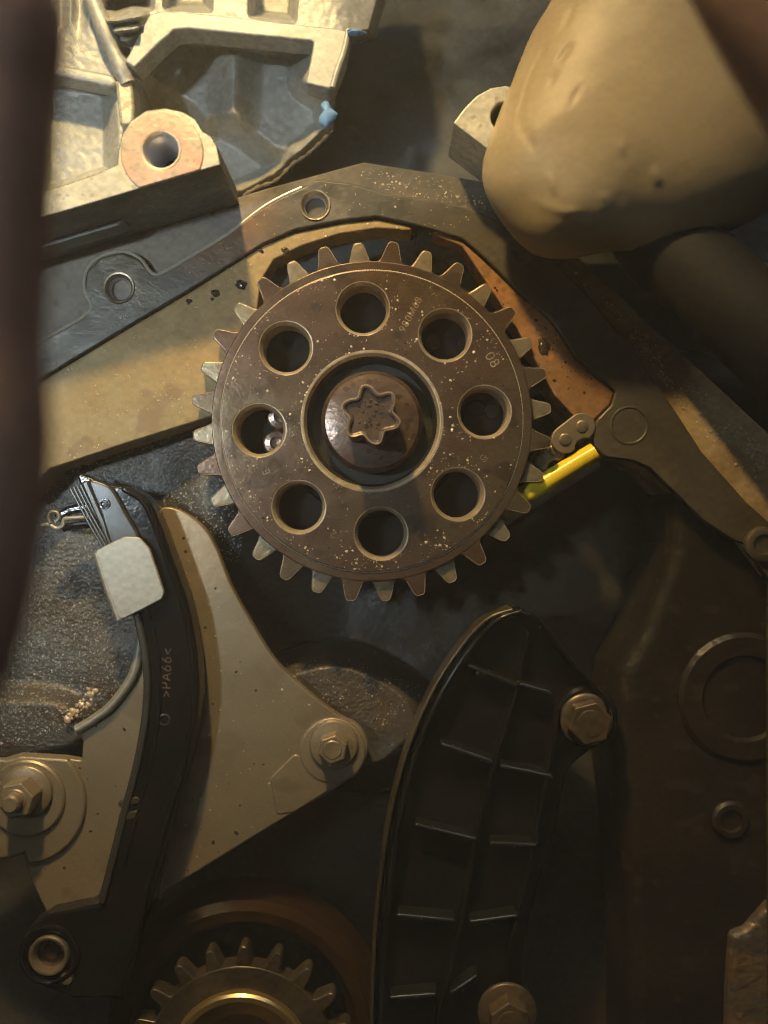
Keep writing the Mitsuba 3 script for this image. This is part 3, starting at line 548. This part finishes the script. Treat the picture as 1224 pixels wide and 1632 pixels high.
# ------------------------------------------------------------------ lower right: ribbed chain guide and its bolts
cg = thing('chain_guide', 'glossy black ribbed plastic chain guide at the lower right', 'chain guide')
gl = [(592, 1720), (596, 1560), (604, 1440), (622, 1310), (650, 1200), (690, 1105), (738, 1030), (778, 988), (818, 972)]
gr = [(858, 984), (880, 1010), (920, 1062), (966, 1110), (978, 1145), (968, 1180), (930, 1204), (902, 1236), (886, 1320), (862, 1400), (838, 1500), (836, 1580), (850, 1720)]
gpoly = rnd(list(map(tuple, spline(gl, 6)))+list(map(tuple, spline(gr, 6))), 3)
part(cg, 'web', plate(gpoly, 9, 4, 0.8), 'black_plastic')
part(cg, 'chain_face', strip([(x-2, y) for x, y in gl], 6, 3.2, 9, 0.4), 'crank_steel', label='worn brown strip where the chain runs')
part(cg, 'rim', strip([(x+13, y+3) for x, y in gl], 9, 2.6, 9, 0.6), 'black_plastic')
part(cg, 'rim', strip([(800, 980), (825, 976)]+[(x-5, y) for x, y in gr[:5]], 6, 3.0, 8, 0.6), 'black_plastic')
ribs = [((750, 1063), (822, 1092)), ((706, 1188), (782, 1213)), ((664, 1316), (756, 1338)), ((636, 1460), (722, 1468)), ((624, 1592), (692, 1586)),
        ((832, 1092), (876, 1104)), ((800, 1222), (878, 1238)), ((785, 1345), (852, 1348)), ((752, 1471), (822, 1461)), ((722, 1582), (758, 1558))]
for a, b in ribs: part(cg, 'rib', strip([a, b], 8, 3.4, 7, 0.55, 2), 'wet_plastic')
spine = [(842, 1010), (828, 1088), (790, 1216), (760, 1340), (736, 1470), (704, 1600), (690, 1700)]
part(cg, 'spine', strip(spine, 6, 3.9, 7, 0.6), 'black_plastic')
part(cg, 'spine', strip([(892, 1130), (872, 1240), (852, 1350), (826, 1460), (806, 1540)], 6, 3.9, 7, 0.6), 'black_plastic')
c = W(935, 1142, 6); part(cg, 'bolt_seat', lathe([(8.0, 10), (7.8, 5.6), (7.0, 4.9), (0.05, 4.9)], c[0], c[2], 64), 'black_plastic')
part(cg, 'oil_bead', drops(unary_union([LineString([a, b]).buffer(6) for a, b in ribs]+[circ(862, 992, 12)]), 3.5, 60, 0.15, 0.4, 0.7, 41), 'oil_bead', smooth=True, kind='stuff')
hexbolt('brown hex bolt at the top right corner of the black ribbed guide', 934, 1146, 4.9, 6.6, 5.6, 4.5, 'dull_bolt', 15)
hexbolt('brown hex bolt at the bottom edge below the black ribbed guide', 808, 1612, 6, 7.4, 5.4, 5.0, 'dull_bolt', 35)

# ------------------------------------------------------------------ bottom: crank sprocket with the amber ring behind it
ck = thing('crank_sprocket', 'small dark crankshaft sprocket with a golden hub at the bottom edge', 'sprocket')
kc = W(384, 1690, 9); KX, KZ = kc[0], kc[2]; kk = k_at(9)
part(ck, 'disc', bevel(mmc(KX, KZ, 150*kk, 120).difference(mmc(KX, KZ, 112*kk, 90)), 9, 6, 0.5), 'crank_steel')
part(ck, 'hub', lathe([(113*kk, 9.4), (112*kk, 7.2), (108*kk, 6.6), (100*kk, 6.6), (96*kk, 8.5), (70*kk, 10.5), (66*kk, 16), (.05, 16)], KX, KZ, 96), 'gold_hub', label='golden turned hub')
ktp = Polygon([(-2.6, 145*kk), (-1.9, 153*kk), (-1.6, 166*kk), (-1.2, 176*kk), (-.6, 181*kk), (.6, 181*kk), (1.2, 176*kk), (1.6, 166*kk), (1.9, 153*kk), (2.6, 145*kk)]).buffer(-.2).buffer(.2)
kt = mikit.ply(bevel(ktp, 9.2, 5.5, 0.5), 'crank_steel', smooth=35)
for i in range(20):
    part(ck, 'tooth', kt, None, to_world=T().translate((kc*[1, 0, 1]/1000).tolist()).rotate([0, 1, 0], 1.2+18*i))
rc = W(388, 1652, 20)
solo('amber_ring', lathe([(37.5, 34), (37.3, 24), (36, 21.2), (33.5, 20), (30.5, 20.6), (28.5, 23), (27.5, 28), (27, 36)], rc[0], rc[2], 120), 'amber_ring', 'amber brown rounded ring behind the small sprocket at the bottom', 'ring')

# ------------------------------------------------------------------ foreground: hose at the top right, dark hoses
hs = thing('rubber_hose', 'dusty tan rubber hose end out of focus at the upper right', 'hose')
def crease(V):
    q = V.copy(); pts = shapely.points(V[:, 0], V[:, 2]); front = V[:, 1] < -9
    dist = lambda L: shapely.distance(LineString([W(x, y, -26)[[0, 2]] for x, y in L]), pts)
    for L, w, dpt in [([(872, 60), (848, 110), (832, 165), (834, 200), (852, 232)], .55, .8), ([(905, 75), (895, 92)], .8, .9), ([(915, 5), (905, 30)], .8, .5), ([(885, 120), (878, 130)], .5, .5), ([(918, 150), (912, 165)], .6, .5)]:
        q[:, 1] += 0.7*dpt*np.exp(-(dist(L)/w)**2)*front
    for L, w, dpt in [([(885, 190), (840, 215), (820, 290)], 3.0, .7), ([(880, 280), (884, 296)], .7, .9), ([(870, 318), (905, 332), (925, 330)], .7, .7), ([(963, 312), (970, 326)], .8, .9), ([(998, 324), (1000, 328)], .8, .8), ([(1042, 278), (1048, 288)], 1.0, 1.0), ([(985, 240), (988, 246)], .8, .9)]:
        q[:, 1] -= 0.45*dpt*np.exp(-(dist(L)/w)**2)*front
    return q
part(hs, 'end', blob(1060, 130, [(880, 0), (846, 60), (816, 130), (790, 195), (770, 260), (776, 310), (806, 362), (850, 404), (905, 412), (960, 402), (1040, 396), (1130, 380), (1230, 330), (1320, 200), (1340, 0), (1300, -260), (1100, -330), (960, -260), (905, -90)], -10, 20, 10, 240, 70, 1.2, 3, 0.66, crease), 'hose_rubber', smooth=True)
solo('dark_hose', tube(pxpath([(1000, 290), (1050, 376), (1150, 466), (1290, 606), (1440, 760)], [8, -4, -12, -18, -20], 8), 11, 28), 'black_hose', 'near black hose running down to the right edge below the tan hose', 'hose')
red = pxpath([(1150, -160), (1230, 0), (1330, 170), (1450, 360)], [-105, -104, -102, -100], 8)
solo('brown_hose', tube(red, 9.5, 28), 'dark_hose', 'reddish brown hose blurred across the top right corner', 'hose')
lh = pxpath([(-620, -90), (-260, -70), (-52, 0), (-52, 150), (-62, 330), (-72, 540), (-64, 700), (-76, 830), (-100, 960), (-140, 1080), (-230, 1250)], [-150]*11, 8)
solo('brown_hose', tube(lh, 8.7, 32), 'dark_hose', 'reddish brown hose blurred along the left edge', 'hose')

# ------------------------------------------------------------------ loose dirt, oil and pale beads for glints
part(eb, 'oil_glint', drops(big(flange.buffer(-4).intersection(sbox(40, 280, 760, 620))), 5.95, 150, 0.07, 0.26, 0.6, 83, clump=True), 'glint_grit', smooth=True, kind='stuff')  # pale beads paint the tiny glints on the flange
part(bp, 'oil_glint', drops(bpoly.buffer(-8).difference(body_r.buffer(12)), 10.95, 70, 0.08, 0.32, 0.6, 81), 'glint_grit', smooth=True, kind='stuff')
part(bp, 'oil_bead', drops(bpoly.buffer(-8).difference(body_r.buffer(12)), 10.95, 30, 0.15, 0.5, 0.5, 82), 'oil_bead', smooth=True, kind='stuff')
part(eb, 'oil_glint', drops(big(goldL).difference(Point(592, 671).buffer(300)).intersection(sbox(50, 300, 700, 800)), 7.2, 260, 0.08, 0.30, 0.6, 51, clump=True), 'glint_grit', smooth=True, kind='stuff', label='pale specks painted as glints on the golden face')
part(eb, 'oil_bead', drops(big(goldR).intersection(sbox(740, 300, 1000, 700)), 7.2, 60, 0.12, 0.5, 0.6, 52), 'oil_bead', smooth=True, kind='stuff')
part(eb, 'flange_sparkle', drops(rnd([(560, 268), (700, 284), (790, 320), (800, 345), (690, 322), (600, 300)], 2), 8.9, 160, 0.08, 0.3, 0.6, 53), 'glint_grit', smooth=True, kind='stuff')  # sparkles of the wet flange painted as pale beads
part(eb, 'flange_sparkle', drops(rnd([(900, 420), (960, 470), (1060, 560), (1224, 720), (1224, 800), (1150, 730), (1050, 600)], 2), 8.9, 600, 0.08, 0.40, 0.6, 54, clump=True), 'glint_grit', smooth=True, kind='stuff')
for i, (x, y, rr) in enumerate([(381, 453, 8), (343, 464, 7), (338, 476, 3), (300, 480, 5), (865, 553, 12), (940, 553, 5), (455, 398, 6), (415, 398, 4)]):
    part(eb, 'oil_clot', drops(circ(x, y, rr*.7), 7.0, 7, rr*.06, rr*.12, 0.6, 60+i, ICO), 'oil_bead', smooth=True)
solo('gasket_scrap', join(drops(LineString([(112, 1142), (135, 1120), (146, 1102)]).buffer(7), 13, 40, 0.35, 0.9, 0.7, 70, ICO)), 'glint_grit', 'crumbling scrap of old gasket on the rough black wall', 'gasket', smooth=True)

# ------------------------------------------------------------------ thin haze added to imitate lens glare
labels['haze'] = {'label': 'thin haze added to imitate lens glare', 'category': 'haze', 'kind': 'stuff'}
scene['haze'] = {'type': 'cube', 'to_world': T().translate([0.0, -0.40, 0.25]).scale([0.85, 0.65, 0.95]), 'bsdf': {'type': 'null'}, 'interior': {'type': 'ref', 'id': 'glare_haze'}}
